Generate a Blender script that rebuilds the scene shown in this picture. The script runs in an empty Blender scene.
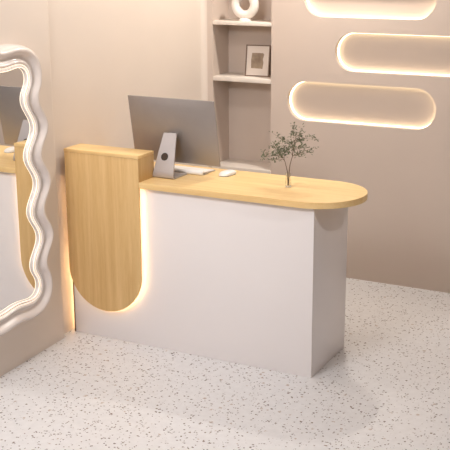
import bpy, bmesh, math, random
from mathutils import Vector, Matrix
random.seed(7)
S = 1.2                      # survey units -> metres
C = bpy.context.scene.collection
PI = math.pi

# ------------------------------------------------------------------ materials
def lin(c):
    return tuple(((x/255)/12.92 if x/255 <= .04045 else ((x/255+.055)/1.055)**2.4) for x in c)

def mat(name, rgb, rough=.5, metal=0, var=.03, scale=6, spec=.5, bump=0, bscale=80, trans=0, emis=None, es=0):
    m = bpy.data.materials.new(name); m.use_nodes = True
    nt = m.node_tree; n = nt.nodes; l = nt.links; b = n['Principled BSDF']
    c = lin(rgb)
    tc = n.new('ShaderNodeTexCoord'); no = n.new('ShaderNodeTexNoise'); no.inputs['Scale'].default_value = scale
    no.inputs['Detail'].default_value = 4
    l.new(tc.outputs['Object'], no.inputs['Vector'])
    cr = n.new('ShaderNodeValToRGB')
    cr.color_ramp.elements[0].position = .3; cr.color_ramp.elements[1].position = .7
    cr.color_ramp.elements[0].color = (*[max(0, x*(1-var)) for x in c], 1)
    cr.color_ramp.elements[1].color = (*[min(1, x*(1+var)) for x in c], 1)
    l.new(no.outputs['Fac'], cr.inputs['Fac']); l.new(cr.outputs['Color'], b.inputs['Base Color'])
    b.inputs['Roughness'].default_value = rough; b.inputs['Metallic'].default_value = metal
    b.inputs['Specular IOR Level'].default_value = spec
    if trans: b.inputs['Transmission Weight'].default_value = trans
    if emis:
        b.inputs['Emission Color'].default_value = (*lin(emis), 1); b.inputs['Emission Strength'].default_value = es
    if bump:
        n2 = n.new('ShaderNodeTexNoise'); n2.inputs['Scale'].default_value = bscale
        bp = n.new('ShaderNodeBump'); bp.inputs['Strength'].default_value = bump; bp.inputs['Distance'].default_value = .002
        l.new(tc.outputs['Object'], n2.inputs['Vector']); l.new(n2.outputs['Fac'], bp.inputs['Height']); l.new(bp.outputs['Normal'], b.inputs['Normal'])
    return m

def wood(name, axis, base, dark, light):
    m = bpy.data.materials.new(name); m.use_nodes = True
    nt = m.node_tree; n = nt.nodes; l = nt.links; b = n['Principled BSDF']
    tc = n.new('ShaderNodeTexCoord'); mp = n.new('ShaderNodeMapping')
    sc = {'x': (1.4, 36, 36), 'z': (36, 36, 1.4)}[axis]
    mp.inputs['Scale'].default_value = sc
    l.new(tc.outputs['Object'], mp.inputs['Vector'])
    n1 = n.new('ShaderNodeTexNoise'); n1.inputs['Scale'].default_value = 1.2; n1.inputs['Detail'].default_value = 6; n1.inputs['Distortion'].default_value = .5
    mp2 = n.new('ShaderNodeMapping'); mp2.inputs['Scale'].default_value = tuple(s*7 for s in sc)
    l.new(tc.outputs['Object'], mp2.inputs['Vector'])
    n2 = n.new('ShaderNodeTexNoise'); n2.inputs['Scale'].default_value = 1.5; n2.inputs['Detail'].default_value = 3
    l.new(mp.outputs[0], n1.inputs['Vector']); l.new(mp2.outputs[0], n2.inputs['Vector'])
    cr = n.new('ShaderNodeValToRGB'); e = cr.color_ramp.elements
    e[0].position = .3; e[0].color = (*lin(dark), 1); e[1].position = .7; e[1].color = (*lin(light), 1)
    k = e.new(.5); k.color = (*lin(base), 1)
    mx = n.new('ShaderNodeMath'); mx.operation = 'MULTIPLY_ADD'; mx.inputs[1].default_value = .35
    l.new(n2.outputs['Fac'], mx.inputs[0])
    m3 = n.new('ShaderNodeMath'); m3.operation = 'MULTIPLY'; m3.inputs[1].default_value = .65
    l.new(n1.outputs['Fac'], m3.inputs[0]); l.new(m3.outputs[0], mx.inputs[2])
    l.new(mx.outputs[0], cr.inputs['Fac']); l.new(cr.outputs['Color'], b.inputs['Base Color'])
    b.inputs['Roughness'].default_value = .42
    bp = n.new('ShaderNodeBump'); bp.inputs['Strength'].default_value = .12; bp.inputs['Distance'].default_value = .001
    l.new(n2.outputs['Fac'], bp.inputs['Height']); l.new(bp.outputs['Normal'], b.inputs['Normal'])
    return m

def terrazzo():
    m = bpy.data.materials.new('terrazzo'); m.use_nodes = True
    nt = m.node_tree; n = nt.nodes; l = nt.links; b = n['Principled BSDF']
    tc = n.new('ShaderNodeTexCoord')
    base = n.new('ShaderNodeTexNoise'); base.inputs['Scale'].default_value = 30; base.inputs['Detail'].default_value = 5
    l.new(tc.outputs['Object'], base.inputs['Vector'])
    cb = n.new('ShaderNodeValToRGB'); cb.color_ramp.elements[0].color = (*lin((212, 210, 211)), 1); cb.color_ramp.elements[1].color = (*lin((231, 230, 231)), 1)
    l.new(base.outputs['Fac'], cb.inputs['Fac'])
    cur = cb.outputs['Color']
    for sc, thr, keep, cols in ((62, .2, .78, ((84, 68, 60), (140, 118, 106))), (95, .24, .72, ((78, 64, 60), (160, 138, 124))), (34, .16, .88, ((176, 160, 150), (205, 192, 182)))):
        # warp a little so the chips are angular but irregular
        v = n.new('ShaderNodeTexVoronoi'); v.inputs['Scale'].default_value = sc; v.distance = 'CHEBYCHEV'
        wn = n.new('ShaderNodeTexNoise'); wn.inputs['Scale'].default_value = sc*1.3
        ad = n.new('ShaderNodeMixRGB'); ad.blend_type = 'ADD'; ad.inputs['Fac'].default_value = .012*62/sc
        l.new(tc.outputs['Object'], wn.inputs['Vector']); l.new(tc.outputs['Object'], ad.inputs['Color1']); l.new(wn.outputs['Color'], ad.inputs['Color2'])
        l.new(ad.outputs[0], v.inputs['Vector'])
        sp = n.new('ShaderNodeSeparateColor'); l.new(v.outputs['Color'], sp.inputs['Color'])
        # size varies by cell: distance < thr * random
        sz = n.new('ShaderNodeMath'); sz.operation = 'MULTIPLY'; sz.inputs[1].default_value = thr*1.6; l.new(sp.outputs[1], sz.inputs[0])
        lt = n.new('ShaderNodeMath'); lt.operation = 'LESS_THAN'; l.new(v.outputs['Distance'], lt.inputs[0]); l.new(sz.outputs[0], lt.inputs[1])
        kp = n.new('ShaderNodeMath'); kp.operation = 'GREATER_THAN'; kp.inputs[1].default_value = keep; l.new(sp.outputs[0], kp.inputs[0])
        mu = n.new('ShaderNodeMath'); mu.operation = 'MULTIPLY'; l.new(lt.outputs[0], mu.inputs[0]); l.new(kp.outputs[0], mu.inputs[1])
        cc = n.new('ShaderNodeMixRGB'); cc.inputs['Color1'].default_value = (*lin(cols[0]), 1); cc.inputs['Color2'].default_value = (*lin(cols[1]), 1)
        l.new(sp.outputs[2], cc.inputs['Fac'])
        mm = n.new('ShaderNodeMixRGB'); l.new(mu.outputs[0], mm.inputs['Fac']); l.new(cur, mm.inputs['Color1']); l.new(cc.outputs[0], mm.inputs['Color2'])
        cur = mm.outputs[0]
    l.new(cur, b.inputs['Base Color']); b.inputs['Roughness'].default_value = .45
    return m

def emit(name, rgb, s):
    m = bpy.data.materials.new(name); m.use_nodes = True
    n = m.node_tree.nodes; l = m.node_tree.links; b = n['Principled BSDF']
    b.inputs['Base Color'].default_value = (*lin(rgb), 1)
    tc = n.new('ShaderNodeTexCoord'); no = n.new('ShaderNodeTexNoise'); no.inputs['Scale'].default_value = 3
    l.new(tc.outputs['Object'], no.inputs['Vector'])
    mr = n.new('ShaderNodeMapRange'); mr.inputs['To Min'].default_value = s*.97; mr.inputs['To Max'].default_value = s*1.03
    l.new(no.outputs['Fac'], mr.inputs['Value']); l.new(mr.outputs[0], b.inputs['Emission Strength'])
    b.inputs['Emission Color'].default_value = (*lin(rgb), 1)
    return m

M = dict(
    wall=mat('plaster_beige', (208, 192, 180), .7, var=.012, scale=3, bump=.05, bscale=40),
    wall_side=mat('plaster_cream', (224, 211, 199), .7, var=.012, scale=3, bump=.05, bscale=40),
    taupe=mat('plaster_taupe', (134, 120, 108), .8, var=.012, scale=3),
    ceiling=mat('ceiling_white', (205, 200, 195), .9, var=.01),
    shelf=mat('shelf_white', (230, 220, 210), .45, var=.01),
    panel=mat('white_laminate', (241, 235, 234), .38, var=.008, scale=2),
    floor=terrazzo(),
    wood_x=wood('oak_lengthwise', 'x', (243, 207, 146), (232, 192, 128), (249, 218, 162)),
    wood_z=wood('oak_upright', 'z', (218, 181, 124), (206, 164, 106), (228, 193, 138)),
    alu=mat('brushed_aluminium', (162, 156, 154), .42, metal=.6, var=.02, scale=20),
    alu_light=mat('satin_aluminium', (188, 182, 182), .45, metal=.35, var=.02, scale=20),
    dark=mat('dark_plastic', (40, 36, 34), .4, var=.05),
    screen=mat('black_glass', (14, 14, 16), .08, var=.05),
    white=mat('white_plastic', (244, 242, 240), .3, var=.01),
    ceramic=mat('white_ceramic', (238, 230, 222), .35, var=.02),
    frame=mat('mirror_frame_lacquer', (228, 217, 210), .2, var=.01, spec=.6),
    trim=mat('bronze_trim', (112, 84, 58), .4, metal=.6, var=.05),
    leaf=mat('olive_leaf', (104, 110, 82), .55, var=.3, scale=60),
    bark=mat('twig_bark', (112, 92, 70), .8, var=.2, scale=50),
    pframe=mat('dark_wood_frame', (120, 98, 82), .5, var=.08, scale=30),
    mat_board=mat('mat_board', (226, 214, 204), .8, var=.02),
    led=emit('warm_led', (255, 241, 206), 3.4),
    led_desk=emit('warm_led_desk', (255, 218, 166), 13),
    led_mirror=emit('cream_led', (255, 240, 220), .8),
    lamp=emit('lamp_diffuser', (255, 240, 225), 4),
)
def mirror_mat():
    m = bpy.data.materials.new('mirror_glass'); m.use_nodes = True
    n = m.node_tree.nodes; l = m.node_tree.links; b = n['Principled BSDF']
    b.inputs['Metallic'].default_value = 1; b.inputs['Roughness'].default_value = .01
    tc = n.new('ShaderNodeTexCoord'); no = n.new('ShaderNodeTexNoise'); l.new(tc.outputs['Object'], no.inputs['Vector'])
    cr = n.new('ShaderNodeValToRGB'); cr.color_ramp.elements[0].color = (.88, .88, .87, 1); cr.color_ramp.elements[1].color = (.9, .9, .89, 1)
    l.new(no.outputs['Fac'], cr.inputs['Fac']); l.new(cr.outputs[0], b.inputs['Base Color'])
    return m
M['mirror'] = mirror_mat()
def glass_mat():
    m = bpy.data.materials.new('clear_glass'); m.use_nodes = True
    b = m.node_tree.nodes['Principled BSDF']; b.inputs['Transmission Weight'].default_value = 1
    b.inputs['Roughness'].default_value = .02; b.inputs['IOR'].default_value = 1.45
    n = m.node_tree.nodes; l = m.node_tree.links
    tc = n.new('ShaderNodeTexCoord'); no = n.new('ShaderNodeTexNoise'); l.new(tc.outputs['Object'], no.inputs['Vector'])
    cr = n.new('ShaderNodeValToRGB'); cr.color_ramp.elements[0].color = (.93, .95, .93, 1); cr.color_ramp.elements[1].color = (.96, .97, .96, 1)
    l.new(no.outputs['Fac'], cr.inputs['Fac']); l.new(cr.outputs[0], b.inputs['Base Color'])
    return m
M['glass'] = glass_mat()
def art_mat():
    m = bpy.data.materials.new('abstract_print'); m.use_nodes = True
    n = m.node_tree.nodes; l = m.node_tree.links; b = n['Principled BSDF']
    tc = n.new('ShaderNodeTexCoord'); no = n.new('ShaderNodeTexNoise'); no.inputs['Scale'].default_value = 14; no.inputs['Detail'].default_value = 6
    l.new(tc.outputs['Object'], no.inputs['Vector'])
    cr = n.new('ShaderNodeValToRGB'); e = cr.color_ramp.elements
    e[0].position = .35; e[0].color = (*lin((140, 120, 102)), 1); e[1].position = .65; e[1].color = (*lin((178, 160, 138)), 1)
    l.new(no.outputs['Fac'], cr.inputs['Fac']); l.new(cr.outputs[0], b.inputs['Base Color']); b.inputs['Roughness'].default_value = .8
    return m
M['art'] = art_mat()

# ------------------------------------------------------------------ mesh helpers (all in survey units)
def box(bm, x0, x1, y0, y1, z0, z1, bev=0, seg=2, mtx=None):
    vs = [bm.verts.new((x, y, z)) for x in (x0, x1) for y in (y0, y1) for z in (z0, z1)]
    if mtx: 
        for v in vs: v.co = mtx @ v.co
    fs = [bm.faces.new([vs[i] for i in f]) for f in ((0,1,3,2),(4,6,7,5),(0,4,5,1),(2,3,7,6),(0,2,6,4),(1,5,7,3))]
    if bev:
        es = {e for f in fs for e in f.edges}
        bmesh.ops.bevel(bm, geom=list(es), offset=bev, segments=seg, affect='EDGES', profile=.5)

def prism(bm, pts, lo, hi, plane='xy', bev=0, seg=2):
    """extrude polygon pts; plane xy -> z lo..hi, xz -> y lo..hi, yz -> x lo..hi"""
    def P(a, b, c):
        return {'xy': (a, b, c), 'xz': (a, c, b), 'yz': (c, a, b)}[plane]
    A = [bm.verts.new(P(a, b, lo)) for a, b in pts]; B = [bm.verts.new(P(a, b, hi)) for a, b in pts]
    f1 = bm.faces.new(A); f2 = bm.faces.new(B[::-1]); n = len(pts)
    for i in range(n): bm.faces.new((A[i], B[i], B[(i+1) % n], A[(i+1) % n]))
    if bev:
        es = list(f1.edges)+list(f2.edges)
        bmesh.ops.bevel(bm, geom=es, offset=bev, segments=seg, affect='EDGES', profile=.5)

def tube(bm, pts, rad, n=8, cap=True):
    pts = [Vector(p) for p in pts]
    if not hasattr(rad, '__len__'): rad = [rad]*len(pts)
    rings = []
    ref = Vector((0, 0, 1))
    for i, p in enumerate(pts):
        d = (pts[min(i+1, len(pts)-1)]-pts[max(i-1, 0)]).normalized()
        r_ = ref if abs(d.dot(ref)) < .9 else Vector((1, 0, 0))
        a = d.cross(r_).normalized(); b = d.cross(a)
        rings.append([bm.verts.new(p+(a*math.cos(t)+b*math.sin(t))*rad[i]) for t in [2*PI*k/n for k in range(n)]])
    for A, B in zip(rings, rings[1:]):
        for k in range(n): bm.faces.new((A[k], A[(k+1) % n], B[(k+1) % n], B[k]))
    if cap: bm.faces.new(rings[0][::-1]); bm.faces.new(rings[-1])

def lathe(bm, prof, cx, cy, n=32, closed=False):
    rings = []
    for r, z in prof:
        if r < 1e-6: rings.append([bm.verts.new((cx, cy, z))])
        else: rings.append([bm.verts.new((cx+r*math.cos(2*PI*k/n), cy+r*math.sin(2*PI*k/n), z)) for k in range(n)])
    pairs = list(zip(rings, rings[1:]))
    if closed: pairs.append((rings[-1], rings[0]))
    for A, B in pairs:
        for k in range(n):
            a, a2, b, b2 = A[k % len(A)], A[(k+1) % len(A)], B[k % len(B)], B[(k+1) % len(B)]
            q = [a]
            for v in (a2, b2, b):
                if v not in q: q.append(v)
            if len(q) > 2: bm.faces.new(q)

def sweep_loop(bm, loops, closed_profile=True):
    """loops: list of closed rings (same count); joins consecutive rings"""
    R = [[bm.verts.new(p) for p in lp] for lp in loops]
    n = len(R[0]); pr = list(zip(R, R[1:]))
    if closed_profile: pr.append((R[-1], R[0]))
    for A, B in pr:
        for k in range(n): bm.faces.new((A[k], A[(k+1) % n], B[(k+1) % n], B[k]))
    return R

def link(name, bm, m, parent=None, smooth=True, angle=35, origin=None):
    bmesh.ops.remove_doubles(bm, verts=bm.verts, dist=1e-7)
    bmesh.ops.recalc_face_normals(bm, faces=bm.faces)
    for v in bm.verts: v.co *= S
    me = bpy.data.meshes.new(name); 
    if parent is not None: off = world(parent)
    elif origin is not None: off = Vector(origin)*S
    else: off = Vector((0, 0, 0))
    for v in bm.verts: v.co -= off
    bm.to_mesh(me); bm.free()
    if smooth:
        for p in me.polygons: p.use_smooth = True
        me.set_sharp_from_angle(angle=math.radians(angle))
    me.materials.append(m)
    o = bpy.data.objects.new(name, me); C.objects.link(o)
    if parent is not None: o.parent = parent
    else: o.location = off
    return o
def world(o):
    v = Vector(o.location)
    while o.parent is not None:
        o = o.parent; v += o.location
    return v
def tag(o, label=None, cat=None, group=None, kind=None):
    if label: o['label'] = label
    if cat: o['category'] = cat
    if group: o['group'] = group
    if kind: o['kind'] = kind
    return o
def empty(name, loc, label, cat, group=None):
    o = bpy.data.objects.new(name, None); C.objects.link(o); o.location = Vector(loc)*S
    o.empty_display_size = .1
    return tag(o, label, cat, group)
NB = bmesh.new

def stadium(x0, x1, z0, z1, n=24, inset=0):
    x0 += inset; x1 -= inset; z0 += inset; z1 -= inset
    r = (z1-z0)/2; zc = (z0+z1)/2; out = []
    for k in range(n+1):
        a = -PI/2+PI*k/n; out.append((x1-r+r*math.cos(a), zc+r*math.sin(a)))
    for k in range(n+1):
        a = PI/2+PI*k/n; out.append((x0+r+r*math.cos(a), zc+r*math.sin(a)))
    return out

# ------------------------------------------------------------------ dimensions from the survey
L, D, HW, T = 1.20, .385, .7643, .026
B, W, HB, BD = .028, .390, .8825, .100
Y = 1.3246
XR, YF, ZC = 3.9, -4.4, 2.35            # right wall, wall behind the viewer, ceiling
XL = -.03

# ------------------------------------------------------------------ setting
bm = NB(); box(bm, -.25, XR+.1, YF-.1, Y+.3, -.08, 0); tag(link('floor', bm, M['floor'], smooth=False), kind='structure')
bm = NB(); box(bm, -.25, XR+.1, YF-.1, Y+.3, ZC, ZC+.08); tag(link('ceiling', bm, M['ceiling'], smooth=False), kind='structure')
bm = NB(); box(bm, XR, XR+.1, YF, Y, 0, ZC); tag(link('wall_right', bm, M['taupe'], smooth=False), kind='structure')
bm = NB(); box(bm, -.25, XR+.1, YF-.1, YF, 0, ZC); tag(link('wall_front', bm, M['wall_side'], smooth=False), kind='structure')
# left wall: mirror pier with a rounded arris, a shallow setback, a coved corner into the back wall
prof = [(-.2, YF), (.04, YF), (.04, -.95), (.002, -.105)]
for k in range(7):
    a = k/6*PI/2; prof.append((-.028+.03*math.cos(a), -.105+.03*math.sin(a)))
prof += [(XL, -.06)]
rc = .03
for k in range(9):
    a = PI-k/8*PI/2; prof.append((XL+rc+rc*math.cos(a), Y-rc+rc*math.sin(a)))
prof += [(-.0, Y+.24), (-.2, Y+.24)]
bm = NB(); prism(bm, prof, 0, ZC, 'xy'); tag(link('wall_left', bm, M['wall_side'], angle=30), kind='structure')

# back wall: one slab with the shelf niche and the three pill recesses cut through it, closed behind
PILLS = [(.483, 1.300, .842, 1.052, 'lowest'), (.752, 1.56, 1.117, 1.316, 'middle'), (.572, 1.275, 1.390, 1.595, 'topmost')]
NX0, NX1, NZ0, NZ1 = .034, .388, .536, 1.78
TH, PD, ND = .24, .05, .19
def wall_with_holes():
    cu = bpy.data.curves.new('tmp', 'CURVE'); cu.dimensions = '2D'; cu.fill_mode = 'BOTH'; cu.extrude = TH/2
    def sp(pts):
        s = cu.splines.new('POLY'); s.points.add(len(pts)-1)
        for p, (a, b) in zip(s.points, pts): p.co = (a, b, 0, 1)
        s.use_cyclic_u = True
    sp([(-.0, 0), (XR+.1, 0), (XR+.1, ZC), (-.0, ZC)])
    sp([(NX0, NZ0), (NX1, NZ0), (NX1, NZ1), (NX0, NZ1)])
    for p in PILLS: sp(stadium(*p[:4], n=32))
    o = bpy.data.objects.new('tmp', cu); C.objects.link(o)
    bpy.context.view_layer.update()
    dg = bpy.context.evaluated_depsgraph_get()
    me = bpy.data.meshes.new_from_object(o.evaluated_get(dg))
    bm = NB(); bm.from_mesh(me)
    for v in bm.verts:
        x, z, d = v.co; v.co = (x, Y+TH/2+d, z)
    bpy.data.objects.remove(o); bpy.data.curves.remove(cu); bpy.data.meshes.remove(me)
    return bm
bm = wall_with_holes()
bmesh.ops.remove_doubles(bm, verts=bm.verts, dist=1e-6)
for x0, x1, z0, z1, _ in PILLS: prism(bm, stadium(x0-.004, x1+.004, z0-.004, z1+.004, 32), Y+PD, Y+TH-.01, 'xz')
box(bm, NX0-.01, NX1+.01, Y+ND, Y+TH-.01, NZ0-.01, NZ1+.01)
box(bm, 0, XR+.1, Y+TH-.005, Y+TH+.03, 0, ZC)
bmesh.ops.recalc_face_normals(bm, faces=bm.faces)
tag(link('wall_back', bm, M['wall'], smooth=True, angle=25), kind='structure')

# niche boards
for nm, z1, th, lab in (('shelf', 1.353, .020, 'white shelf board across the wall niche, upper one carrying the white ring vase'),
                    ('shelf', 1.052, .024, 'white shelf board across the wall niche, holding the framed print')):
    bm = NB(); box(bm, NX0+.0005, NX1-.0005, Y-.002, Y+ND-.0005, z1-th, z1, .002)
    tag(link(nm, bm, M['shelf'], origin=((NX0+NX1)/2, Y, z1-th)), lab, 'shelf', 'shelf boards in the wall niche')
bm = NB(); box(bm, NX0-.006, NX1+.004, Y-.012, Y+ND-.001, NZ0-.010, NZ0+.016, .002)
tag(link('trim_1', bm, M['shelf']), kind='structure')

# LED strips round the pill recesses
for x0, x1, z0, z1, nm in PILLS:
    bm = NB()
    o1 = stadium(x0, x1, z0, z1, 32, .0008); i1 = stadium(x0, x1, z0, z1, 32, .0045)
    loops = [[(a, Y+PD-.016, b) for a, b in o1], [(a, Y+PD-.016, b) for a, b in i1],
             [(a, Y+PD-.0005, b) for a, b in i1], [(a, Y+PD-.0005, b) for a, b in o1]]
    sweep_loop(bm, loops)
    tag(link('light_strip', bm, M['led'], origin=((x0+x1)/2, Y+PD, z0)), 'warm LED strip glowing around the edge of the %s pill-shaped wall recess' % nm, 'light strip', 'LED strips in the pill recesses')

# ------------------------------------------------------------------ reception desk
desk = empty('reception_desk', (L/2, D/2, 0), 'white reception desk with half-round oak worktop and backlit arched oak front panel', 'desk')
HT = HW-T
bm = NB(); box(bm, 0, L, 0, .018, 0.0, HT, .0012); link('front_panel', bm, M['panel'], desk)
bm = NB(); box(bm, L-.018, L, .0181, D, 0.0, HT, .0012); link('side_panel', bm, M['panel'], desk)
bm = NB(); box(bm, 0, .018, .0181, D, 0.0, HT, .0012); link('side_panel', bm, M['panel'], desk)
bm = NB(); box(bm, .0182, L-.0182, .0182, D-.06, .40, .418, .001); link('inner_shelf', bm, M['panel'], desk)
bm = NB(); box(bm, -.004, -.0002, -.003, .02, 0.0, HT-.01, .0005); o = link('corner_trim', bm, M['trim'], desk); o['label'] = 'thin dark bronze trim on the left front edge'
bm = NB(); box(bm, -.0055, -.0012, .045, .055, .015, .40, .0005); o = link('light_strip', bm, M['led_desk'], desk); o['label'] = 'warm LED strip in the gap between desk and left wall'
# worktop: straight run, half-round end
yc, rr = (-B+D)/2, (D+B)/2
pts = [(-.004, -.0200), (W+.0004, -.0200), (W+.0004, -B)]
xc = 1.347-rr
for k in range(49):
    a = -PI/2+PI*k/48; pts.append((xc+rr*math.cos(a), yc+rr*math.sin(a)))
pts += [(-.004, D)]
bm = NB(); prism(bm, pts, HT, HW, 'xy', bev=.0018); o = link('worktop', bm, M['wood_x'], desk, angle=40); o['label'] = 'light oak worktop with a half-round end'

# raised oak box with arched hanging front, glowing behind
ZB = .1423; r = W/2
def arch(inset, top):
    p = [(inset, top), ]
    for k in range(41):
        a = PI+PI*k/40; p.append((r+(r-inset)*math.cos(a), ZB+r+(r-inset)*math.sin(a)))
    p.append((W-inset, top)); return p
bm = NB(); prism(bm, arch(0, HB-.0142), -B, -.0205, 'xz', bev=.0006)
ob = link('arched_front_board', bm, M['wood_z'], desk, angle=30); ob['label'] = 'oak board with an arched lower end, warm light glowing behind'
bm = NB(); box(bm, 0, W, -.0204, BD, HW+.0003, HB-.0142, .0004)
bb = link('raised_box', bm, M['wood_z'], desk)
bm = NB(); box(bm, -.001, W+.001, -B-.001, BD+.001, HB-.0138, HB, .0012)
link('box_lid', bm, M['wood_x'], bb)
bm = NB()
a1, a2 = arch(.004, HT-.001), arch(.010, HT-.001)
f = lambda q, y: [(x, y, z) for x, z in q]
R = [[bm.verts.new(p) for p in lp] for lp in (f(a1, -.0203), f(a1, -.0188), f(a2, -.0188), f(a2, -.0203))]
for A, Bq in zip(R, R[1:]+R[:1]):
    for k in range(len(A)-1): bm.faces.new((A[k], A[k+1], Bq[k+1], Bq[k]))
bm.faces.new([q[0] for q in R]); bm.faces.new([q[-1] for q in R][::-1])
link('light_strip', bm, M['led_desk'], ob)

# ------------------------------------------------------------------ computer
mon = empty('computer_monitor', (.44, .15, HW), 'slim silver all-in-one computer seen from behind on aluminium stand, on oak worktop', 'monitor')
tilt = math.radians(10)
mx0, mx1, mh = .2165, .6545, .300
mz0 = .811; my0 = .2255         # back surface, bottom edge
MT = Matrix.Translation((0, my0, mz0)) @ Matrix.Rotation(tilt, 4, 'X')
bm = NB()
# body: slight bulge on the back, thin edge
nx, nz = 24, 16; wm = mx1-mx0
def bulge(u, v):
    return -.016*(max(0, 1-(2*u-1)**4))*(max(0, 1-(2*v-1)**4))
back = [[bm.verts.new(MT @ Vector((mx0+wm*i/nx, bulge(i/nx, j/nz), mh*j/nz))) for i in range(nx+1)] for j in range(nz+1)]
fr = [[bm.verts.new(MT @ Vector((mx0+wm*i/nx, .006, mh*j/nz))) for i in (0, nx)] for j in (0, nz)]
for j in range(nz):
    for i in range(nx): bm.faces.new((back[j][i], back[j][i+1], back[j+1][i+1], back[j+1][i]))
bm.faces.new((fr[0][0], fr[1][0], fr[1][1], fr[0][1]))
bm.faces.new([back[0][i] for i in range(nx+1)]+[fr[0][1], fr[0][0]])
bm.faces.new([back[nz][i] for i in range(nx+1)]+[fr[1][1], fr[1][0]])
bm.faces.new([back[j][0] for j in range(nz+1)]+[fr[1][0], fr[0][0]])
bm.faces.new([back[j][nx] for j in range(nz+1)]+[fr[1][1], fr[0][1]])
link('monitor_body', bm, M['alu'], mon, angle=40)
bm = NB(); box(bm, mx0+.004, mx1-.004, .0062, .0075, .048, mh-.004, .0004, 1, MT); link('screen', bm, M['screen'], mon)
# stand: one bent sheet, upright leaning towards the monitor, foot lying on the worktop
bm = NB()
th = .006
ax, ay0, aw0 = .4435, .089, .053     # centre x, front y, half width at the base
path = [(.205, HW+.0032, .056), (.15, HW+.0032, .0545), (.100, HW+.0032, .0535), (.0925, HW+.005, .0533), (.0895, HW+.010, .053),
        (.0945, HW+.03, .0505), (.1500, HW+.170, .0345), (.1585, HW+.191, .032)]
rings = []
for i, (yy, zz, hw) in enumerate(path):
    a = path[max(i-1, 0)]; b_ = path[min(i+1, len(path)-1)]
    d = Vector((0, b_[0]-a[0], b_[1]-a[1])).normalized(); nn = Vector((0, -d.z, d.y))
    c = Vector((ax, yy, zz))
    rings.append([bm.verts.new(c+Vector((sx*hw, 0, 0))+nn*sn*th/2) for sx, sn in ((-1, -1), (1, -1), (1, 1), (-1, 1))])
for A, Bq in zip(rings, rings[1:]):
    for k in range(4): bm.faces.new((A[k], A[(k+1) % 4], Bq[(k+1) % 4], Bq[k]))
bm.faces.new(rings[0][::-1]); bm.faces.new(rings[-1])
st = link('stand', bm, M['alu_light'], mon, angle=50)
# hinge block between stand top and body
bm = NB(); box(bm, ax-.022, ax+.022, .1545, .212, HW+.160, HW+.188, .003); link('hinge', bm, M['alu'], mon)
# cable hole, dark disc with a raised rim on the upright
d = Vector((0, .1500-.0945, .14)).normalized(); nn = Vector((0, -d.z, d.y))
hc = Vector((.437, .0945+.0555*.44, HW+.03+.14*.44))
u1 = Vector((1, 0, 0)); u2 = d
bm = NB()
def disc(bm, c, r0, r1, h0, h1, n=28):
    rg = []
    for rad, h in ((r0, h0), (r0, h1), (r1, h1), (r1, h0)):
        rg.append([bm.verts.new(c+nn*h+(u1*math.cos(2*PI*k/n)+u2*math.sin(2*PI*k/n))*rad) for k in range(n)])
    for A, Bq in zip(rg, rg[1:]+rg[:1]):
        for k in range(n): bm.faces.new((A[k], A[(k+1) % n], Bq[(k+1) % n], Bq[k]))
disc(bm, hc, .0175, .0155, .0028, .0042); o = link('cable_hole_rim', bm, M['dark'], st)
bm = NB(); n = 28
bm.faces.new([bm.verts.new(hc+nn*.0034+(u1*math.cos(2*PI*k/n)+u2*math.sin(2*PI*k/n))*.0156) for k in range(n)])
a = bm.faces[:] if False else list(bm.faces); ex = bmesh.ops.extrude_face_region(bm, geom=a)
for v in [g for g in ex['geom'] if isinstance(g, bmesh.types.BMVert)]: v.co -= nn*.0004
o = link('cable_hole', bm, mat('hole_bronze', (66, 52, 42), .5, metal=.4), st); o['label'] = 'round dark cable hole'

# keyboard
kx0, kx1, ky0, ky1 = .335, .5735, .213, .338
kb = empty('keyboard', ((kx0+kx1)/2, (ky0+ky1)/2, HW), 'white slim wireless keyboard with silver battery tube lying behind the monitor stand', 'keyboard')
bm = NB()
prism(bm, [(ky0+.006, HW+.0004), (ky1, HW+.0004), (ky1, HW+.003), (ky0+.006, HW+.0125)], kx0, kx1, 'yz', bev=.0006); link('keyboard_body', bm, M['alu_light'], kb)
bm = NB(); tube(bm, [(kx0, ky0+.0078, HW+.0103), (kx1, ky0+.0078, HW+.0103)], .010, 16); link('battery_tube', bm, M['white'], kb)
kproto = None
for r_i in range(6):
    nk = 14 if r_i != 5 else 8
    yy = ky1-.006-(5-r_i)*0-.0175*(r_i) if False else ky0+.018+.0185*r_i
    xs = []
    if r_i == 0 and False: pass
    wk = (kx1-kx0-.008)/14
    cells = [(kx0+.004+wk*i, wk) for i in range(14)]
    if r_i == 5: cells = [(kx0+.004+wk*i, wk) for i in range(4)]+[(kx0+.004+wk*4, wk*5)]+[(kx0+.004+wk*i, wk) for i in range(9, 14)]
    slope = -(.0095)/(ky1-ky0-.006)
    for cx_, cw in cells:
        zz = HW+.0125+slope*(yy-ky0-.006)
        bm = NB(); box(bm, cx_+.0012, cx_+cw-.0012, yy-.0078, yy+.0078, zz-.0012, zz+.0016, .0006, 1)
        link('key', bm, M['white'], kb)

# mouse
ms = empty('computer_mouse', (.662, .284, HW), 'small white computer mouse lying on the worktop beside the keyboard', 'mouse')
bm = NB()
n = 32; m_ = 8; mw, ml, mhh = .028, .050, .017
rot = Matrix.Translation((.662, .284, HW+.0025)) @ Matrix.Rotation(math.radians(-8), 4, 'Z')
def se(t, p=.75):
    c, s = math.cos(t), math.sin(t)
    return math.copysign(abs(c)**p, c), math.copysign(abs(s)**p, s)
rings = []
for j in range(m_):
    f_ = j/(m_); k_ = math.cos(f_*PI/2)**.55; z = mhh*math.sin(f_*PI/2)
    rings.append([bm.verts.new(rot @ Vector((se(2*PI*i/n)[0]*mw*k_, se(2*PI*i/n)[1]*ml*k_, z))) for i in range(n)])
top = bm.verts.new(rot @ Vector((0, 0, mhh)))
for A, Bq in zip(rings, rings[1:]):
    for k in range(n): bm.faces.new((A[k], A[(k+1) % n], Bq[(k+1) % n], Bq[k]))
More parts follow.
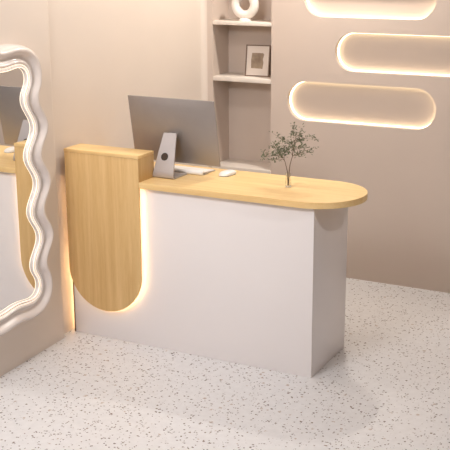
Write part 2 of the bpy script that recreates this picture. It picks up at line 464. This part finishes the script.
for k in range(n): bm.faces.new((rings[-1][k], rings[-1][(k+1) % n], top))
bm.faces.new(rings[0][::-1]); link('shell', bm, M['white'], ms, angle=60)
bm = NB()
A = [bm.verts.new(rot @ Vector((se(2*PI*i/n)[0]*mw*.93, se(2*PI*i/n)[1]*ml*.93, -.0023))) for i in range(n)]
Bq = [bm.verts.new(rot @ Vector((se(2*PI*i/n)[0]*mw*.97, se(2*PI*i/n)[1]*ml*.97, .0))) for i in range(n)]
for k in range(n): bm.faces.new((A[k], A[(k+1) % n], Bq[(k+1) % n], Bq[k]))
bm.faces.new(A[::-1]); bm.faces.new(Bq); link('base', bm, M['dark'], ms)

# ------------------------------------------------------------------ glass vase and olive sprig
vx, vy = 1.000, .190
bm = NB()
po = [(0, HW+.0003), (.0115, HW+.0003), (.013, HW+.003), (.0125, HW+.018), (.0095, HW+.040), (.0105, HW+.056), (.0115, HW+.060)]
pi_ = [(.0100, HW+.060), (.0092, HW+.056), (.0083, HW+.040), (.0112, HW+.018), (.0110, HW+.006), (0, HW+.005)]
lathe(bm, po+pi_, vx, vy, 28)
tag(link('glass_vase', bm, M['glass'], angle=60, origin=(vx, vy, HW)), 'slim clear glass vase standing on the oak worktop with olive twigs', 'vase')
pl = empty('olive_branch', (vx, vy, HW+.006), 'airy two-stemmed olive branch with small grey-green leaves in the glass vase', 'plant')
leafbm = NB()
def leaf(c, d, up, s):
    d = d.normalized(); sd = d.cross(up)
    if sd.length < .01: sd = d.cross(Vector((1, 0, 0)))
    sd.normalize(); nn_ = sd.cross(d)
    L_, W_ = s, s*.24
    p = [c, c+d*L_*.35+sd*W_-nn_*.0006, c+d*L_*.75+sd*W_*.8-nn_*.0006, c+d*L_, c+d*L_*.75-sd*W_*.8-nn_*.0006, c+d*L_*.35-sd*W_-nn_*.0006]
    q = [x+nn_*.0006 for x in p]
    m1 = [c+d*L_*.35+nn_*.0011, c+d*L_*.75+nn_*.0011]
    V = [leafbm.verts.new(x) for x in p]; Mv = [leafbm.verts.new(x) for x in m1]; U = [leafbm.verts.new(x-nn_*.0016) for x in m1]
    for f_ in ((V[0], V[1], Mv[0]), (V[1], V[2], Mv[1], Mv[0]), (V[2], V[3], Mv[1]), (V[3], V[4], Mv[1]), (V[4], V[5], Mv[0], Mv[1]), (V[5], V[0], Mv[0]),
               (V[1], V[0], U[0]), (V[2], V[1], U[0], U[1]), (V[3], V[2], U[1]), (V[4], V[3], U[1]), (V[5], V[4], U[1], U[0]), (V[0], V[5], U[0])):
        leafbm.faces.new(f_)
twigbm = NB()
# image-right is world (cos, -sin) of the camera yaw; sprays spread in x, y and z
def spray(base, tip, r0, leaves, spread):
    base, tip = Vector(base), Vector(tip); mid = (base+tip)/2+Vector((random.uniform(-.008, .008), random.uniform(-.008, .008), .006))
    P = [base*(1-t)**2+mid*2*t*(1-t)+tip*t*t for t in [k/6 for k in range(7)]]
    tube(twigbm, P, [r0*(1-.7*k/6) for k in range(7)], 5)
    for k in range(leaves):
        t = random.uniform(.25, 1.0); q = P[min(6, int(t*6))].lerp(P[min(6, int(t*6)+1)], t*6-int(t*6))
        dd = Vector((random.gauss(0, 1), random.gauss(0, 1), random.gauss(.25, .8))).normalized()
        off = dd*random.uniform(0, spread)
        leaf(q+off*.35, dd, Vector((random.uniform(-.5, .5), random.uniform(-.5, .5), 1)), random.uniform(.008, .0145))
V0 = Vector((vx, vy, HW+.008))
def stem(name, pts, r0, r1):
    b_ = NB(); pts = [Vector(p) for p in pts]; n_ = len(pts)
    tube(b_, pts, [r0+(r1-r0)*i/(n_-1) for i in range(n_)], 7); link(name, b_, M['bark'], pl)
k1 = V0+Vector((-.004, .001, .055)); f1 = V0+Vector((-.018, .004, .10)); t1 = V0+Vector((-.042, .0, .135))
k2 = V0+Vector((.004, -.001, .055)); f2 = V0+Vector((.008, .0, .09)); g2 = V0+Vector((.018, .0, .125)); h2 = V0+Vector((.024, .004, .17)); t2 = V0+Vector((.034, .002, .228))
stem('stem', [V0+Vector((-.001, 0, 0)), k1, f1, t1], .0022, .001)
stem('stem', [V0+Vector((.002, 0, 0)), k2, f2, g2, h2, t2], .0024, .0008)
# left cluster
for tip in ((-.095, .0, .125), (-.075, .012, .150), (-.085, -.02, .105), (-.055, .02, .158), (-.045, -.015, .165), (-.03, .025, .150), (-.060, .0, .092), (-.028, -.022, .128), (-.01, .01, .14)):
    spray(f1.lerp(t1, random.uniform(.1, .9)), V0+Vector((tip[0]*1.3, tip[1]*1.3, tip[2]*1.06)), .001, 27, .03)
# right cluster
for tip in ((-.045, .01, .190), (-.060, .0, .205), (-.02, -.02, .175), (-.0, .03, .20), (.02, -.03, .225), (.035, .02, .235), (.055, -.01, .215), (.085, .0, .205), (.095, .02, .190), (.075, -.03, .175),
            (.080, .01, .140), (.06, -.02, .125), (.045, .03, .150), (.1, -.01, .165), (.015, .0, .245), (.03, -.03, .165), (.05, .0, .18), (.0, -.01, .155)):
    spray(g2.lerp(t2, random.uniform(.0, .95)), V0+Vector((tip[0]*1.3, tip[1]*1.3, tip[2]*1.06)), .001, 22, .03)
o = link('twigs', twigbm, M['bark'], pl); o = link('leaves', leafbm, M['leaf'], pl, smooth=False); o['kind'] = 'stuff'

# ------------------------------------------------------------------ objects in the niche
# framed print leaning on the niche back
fy = Y+.08
fr_ = empty('picture_frame', (.262, fy, 1.052), 'small framed abstract print with wide pale mat leaning in the niche', 'picture')
FM = Matrix.Translation((.263, fy, 1.0525)) @ Matrix.Rotation(math.radians(6), 4, 'Z') @ Matrix.Rotation(math.radians(-9), 4, 'X')
fw, fh, ft = .140, .172, .006
bm = NB()
box(bm, -fw/2, -fw/2+ft, 0, .018, 0, fh, .0006, 1, FM); box(bm, fw/2-ft, fw/2, 0, .018, 0, fh, .0006, 1, FM)
box(bm, -fw/2+ft, fw/2-ft, 0, .018, 0, ft, .0006, 1, FM); box(bm, -fw/2+ft, fw/2-ft, 0, .018, fh-ft, fh, .0006, 1, FM)
link('frame', bm, M['pframe'], fr_)
bm = NB(); box(bm, -fw/2+ft-.0005, fw/2-ft+.0005, .004, .014, ft-.0005, fh-ft+.0005, 0, 1, FM); link('mat_board', bm, M['mat_board'], fr_, smooth=False)
bm = NB()
pp = [(-.036, .045), (.030, .043), (.034, .075), (.030, .095), (.036, .120), (.030, .128), (-.034, .128), (-.038, .09)]
A = [bm.verts.new(FM @ Vector((a, .0035, b))) for a, b in pp]; Bq = [bm.verts.new(FM @ Vector((a, .0042, b))) for a, b in pp]
bm.faces.new(A); bm.faces.new(Bq[::-1])
for k in range(len(pp)): bm.faces.new((A[k], A[(k+1) % len(pp)], Bq[(k+1) % len(pp)], Bq[k]))
link('print', bm, M['art'], fr_, smooth=False)

# white ring vase on the upper shelf
rx, ry, rz = .206, Y+.055, 1.353
rv = empty('ring_vase', (rx, ry, rz), 'white ceramic ring-shaped vase on the top shelf of the niche', 'vase')
bm = NB(); R_, r1 = .056, .0245; n1, n2 = 48, 16
zc = rz+.012+R_+r1-.004
rg = []
for i in range(n1):
    a = 2*PI*i/n1; c = Vector((math.cos(a), 0, math.sin(a)))
    rg.append([bm.verts.new(Vector((rx, ry, zc))+c*(R_+r1*math.cos(2*PI*j/n2))+Vector((0, r1*1.1*math.sin(2*PI*j/n2), 0))) for j in range(n2)])
for i in range(n1):
    for j in range(n2): bm.faces.new((rg[i][j], rg[i][(j+1) % n2], rg[(i+1) % n1][(j+1) % n2], rg[(i+1) % n1][j]))
link('ring_body', bm, M['ceramic'], rv, angle=60)
bm = NB(); lathe(bm, [(0, rz), (.034, rz), (.0355, rz+.003), (.033, rz+.010), (.026, rz+.016), (0, rz+.016)], rx, ry, 32); link('foot', bm, M['ceramic'], rv)
bm = NB(); zt = zc+R_+r1
lathe(bm, [(.011, zt-.006), (.0115, zt+.012), (.016, zt+.020), (.0135, zt+.020), (.009, zt+.012), (.0085, zt-.006)], rx, ry, 28, closed=True); link('neck', bm, M['ceramic'], rv)

# ------------------------------------------------------------------ wavy mirror on the left wall
G = .055; yc_, zc_ = -.605, .790; hw, hh, rc = .26, .490, .085
def outline(off, n=480, amp=.027):
    per = 4*(hw+hh)-8*rc+2*PI*rc; P = per/12; out = []
    seg = [('l', hh-rc), ('a', PI/2*rc, 0), ('l2', 2*(hw-rc)), ('a', PI/2*rc, 1), ('l3', 2*(hh-rc)), ('a', PI/2*rc, 2), ('l4', 2*(hw-rc)), ('a', PI/2*rc, 3), ('l5', hh-rc)]
    for i in range(n):
        s = per*i/n; q = s
        for sg in seg:
            if q <= sg[1]: break
            q -= sg[1]
        k = sg[0]
        if k == 'l': p, nr = (hw, q), (1, 0)
        elif k == 'l2': p, nr = (hw-rc-q, hh), (0, 1)
        elif k == 'l3': p, nr = (-hw, hh-rc-q), (-1, 0)
        elif k == 'l4': p, nr = (-hw+rc+q, -hh), (0, -1)
        elif k == 'l5': p, nr = (hw, -hh+rc+q), (1, 0)
        else:
            c = [(hw-rc, hh-rc), (-hw+rc, hh-rc), (-hw+rc, -hh+rc), (hw-rc, -hh+rc)][sg[2]]
            a = sg[2]*PI/2+q/rc; nr = (math.cos(a), math.sin(a)); p = (c[0]+rc*nr[0], c[1]+rc*nr[1])
        vert = abs(nr[0])
        A_ = amp*(.2+.8*vert)
        w = A_*math.cos(2*PI*s/P)+off
        out.append((p[0]+nr[0]*w, p[1]+nr[1]*w))
    return out
mi = empty('wall_mirror', (.03, yc_, zc_-hh), 'tall wall mirror with wavy glossy white frame hanging on the left wall', 'mirror')
def ring(off, x, amp=.027): return [(x, yc_+a, zc_+b) for a, b in outline(off, amp=amp)]
bm = NB()
lo = [ring(.001, .050), ring(.0015, .0635), ring(.004, .066), ring(.009, .066), ring(.012, .062), ring(.0165, .062), ring(.019, .068), ring(.025, .070), ring(.031, .065),
      ring(.037, .059), ring(.045, .057), ring(.054, .064), ring(.062, .076), ring(.070, .0825), ring(.079, .082), ring(.087, .074), ring(.093, .058), ring(.095, .04), ring(.096, .001, .022), ring(.05, .001, .022), ring(.02, .001, .02), ring(.0, .046)]
sweep_loop(bm, lo); link('mirror_frame', bm, M['frame'], mi, angle=60)
bm = NB(); o_ = outline(.0012)
A = [bm.verts.new((G, yc_+a, zc_+b)) for a, b in o_]; bm.faces.new(A)
Bq = [bm.verts.new((.048, yc_+a, zc_+b)) for a, b in o_]; bm.faces.new(Bq[::-1])
for k in range(len(A)): bm.faces.new((A[k], A[(k+1) % len(A)], Bq[(k+1) % len(A)], Bq[k]))
link('mirror_glass', bm, M['mirror'], mi, smooth=False)
for a_, b_, x_ in ((.0005, .0035, .0665), (.0125, .0160, .0640)):
    bm = NB(); sweep_loop(bm, [ring(a_, x_-.003), ring(a_, x_), ring(b_, x_), ring(b_, x_-.003)]); link('light_strip', bm, M['led_mirror'], mi, smooth=False)

# ------------------------------------------------------------------ ceiling lamps (the room's light)
def area(name, loc, size, power, rgb, target=None, spread=None, sy=None):
    la = bpy.data.lights.new(name, 'AREA'); la.energy = power; la.color = rgb
    la.shape = 'RECTANGLE'; la.size = size*S; la.size_y = (sy or size)*S
    o = bpy.data.objects.new(name, la); C.objects.link(o); o.location = Vector(loc)*S
    if target:
        o.rotation_euler = (Vector(target)*S-o.location).to_track_quat('-Z', 'Y').to_euler()
    return o
area('front_softlight', (.60, -1.9, 2.3), .7, 61, (.985, .98, .99), (.7, -.1, .2))
area('key_spot', (2.75, -.6, 2.25), .10, 10, (1, .97, .94), (1.0, .2, .5))
area('niche_spot', (.90, 1.05, 2.3), .08, 24, (1, .93, .84), (.25, 1.35, .8))
area('left_spot', (.55, -.1, 2.3), .25, 10, (1, .95, .90), (0.0, .15, 1.1))
area('ceiling_wash', (.7, -3.2, 2.3), 1.2, 30, (.98, .98, 1))

# ------------------------------------------------------------------ world, camera, view
w = bpy.data.worlds.new('world'); bpy.context.scene.world = w; w.use_nodes = True
w.node_tree.nodes['Background'].inputs[0].default_value = (.9, .85, .8, 1); w.node_tree.nodes['Background'].inputs[1].default_value = .3
yaw, pit, rol = -.481, -.269, -.005
CX, CY, CZ, F = 2.7337, -3.7132, 1.7723, 1030.5
fwd = Vector((math.sin(yaw)*math.cos(pit), math.cos(yaw)*math.cos(pit), math.sin(pit)))
rt = Vector((math.cos(yaw), -math.sin(yaw), 0)); up = rt.cross(fwd)
r2 = rt*math.cos(rol)+up*math.sin(rol); u2 = -rt*math.sin(rol)+up*math.cos(rol)
cam = bpy.data.cameras.new('camera'); co = bpy.data.objects.new('camera', cam); C.objects.link(co)
cam.sensor_width = 36; cam.lens = F/450*36; cam.clip_start = .05
mw_ = Matrix((r2, u2, -fwd)).transposed().to_4x4(); mw_.translation = Vector((CX, CY, CZ))*S
co.matrix_world = mw_
sc = bpy.context.scene; sc.camera = co
vs = sc.view_settings; vs.view_transform = 'Standard'; vs.look = 'None'; vs.gamma = 1; vs.use_curve_mapping = False; vs.exposure = 0
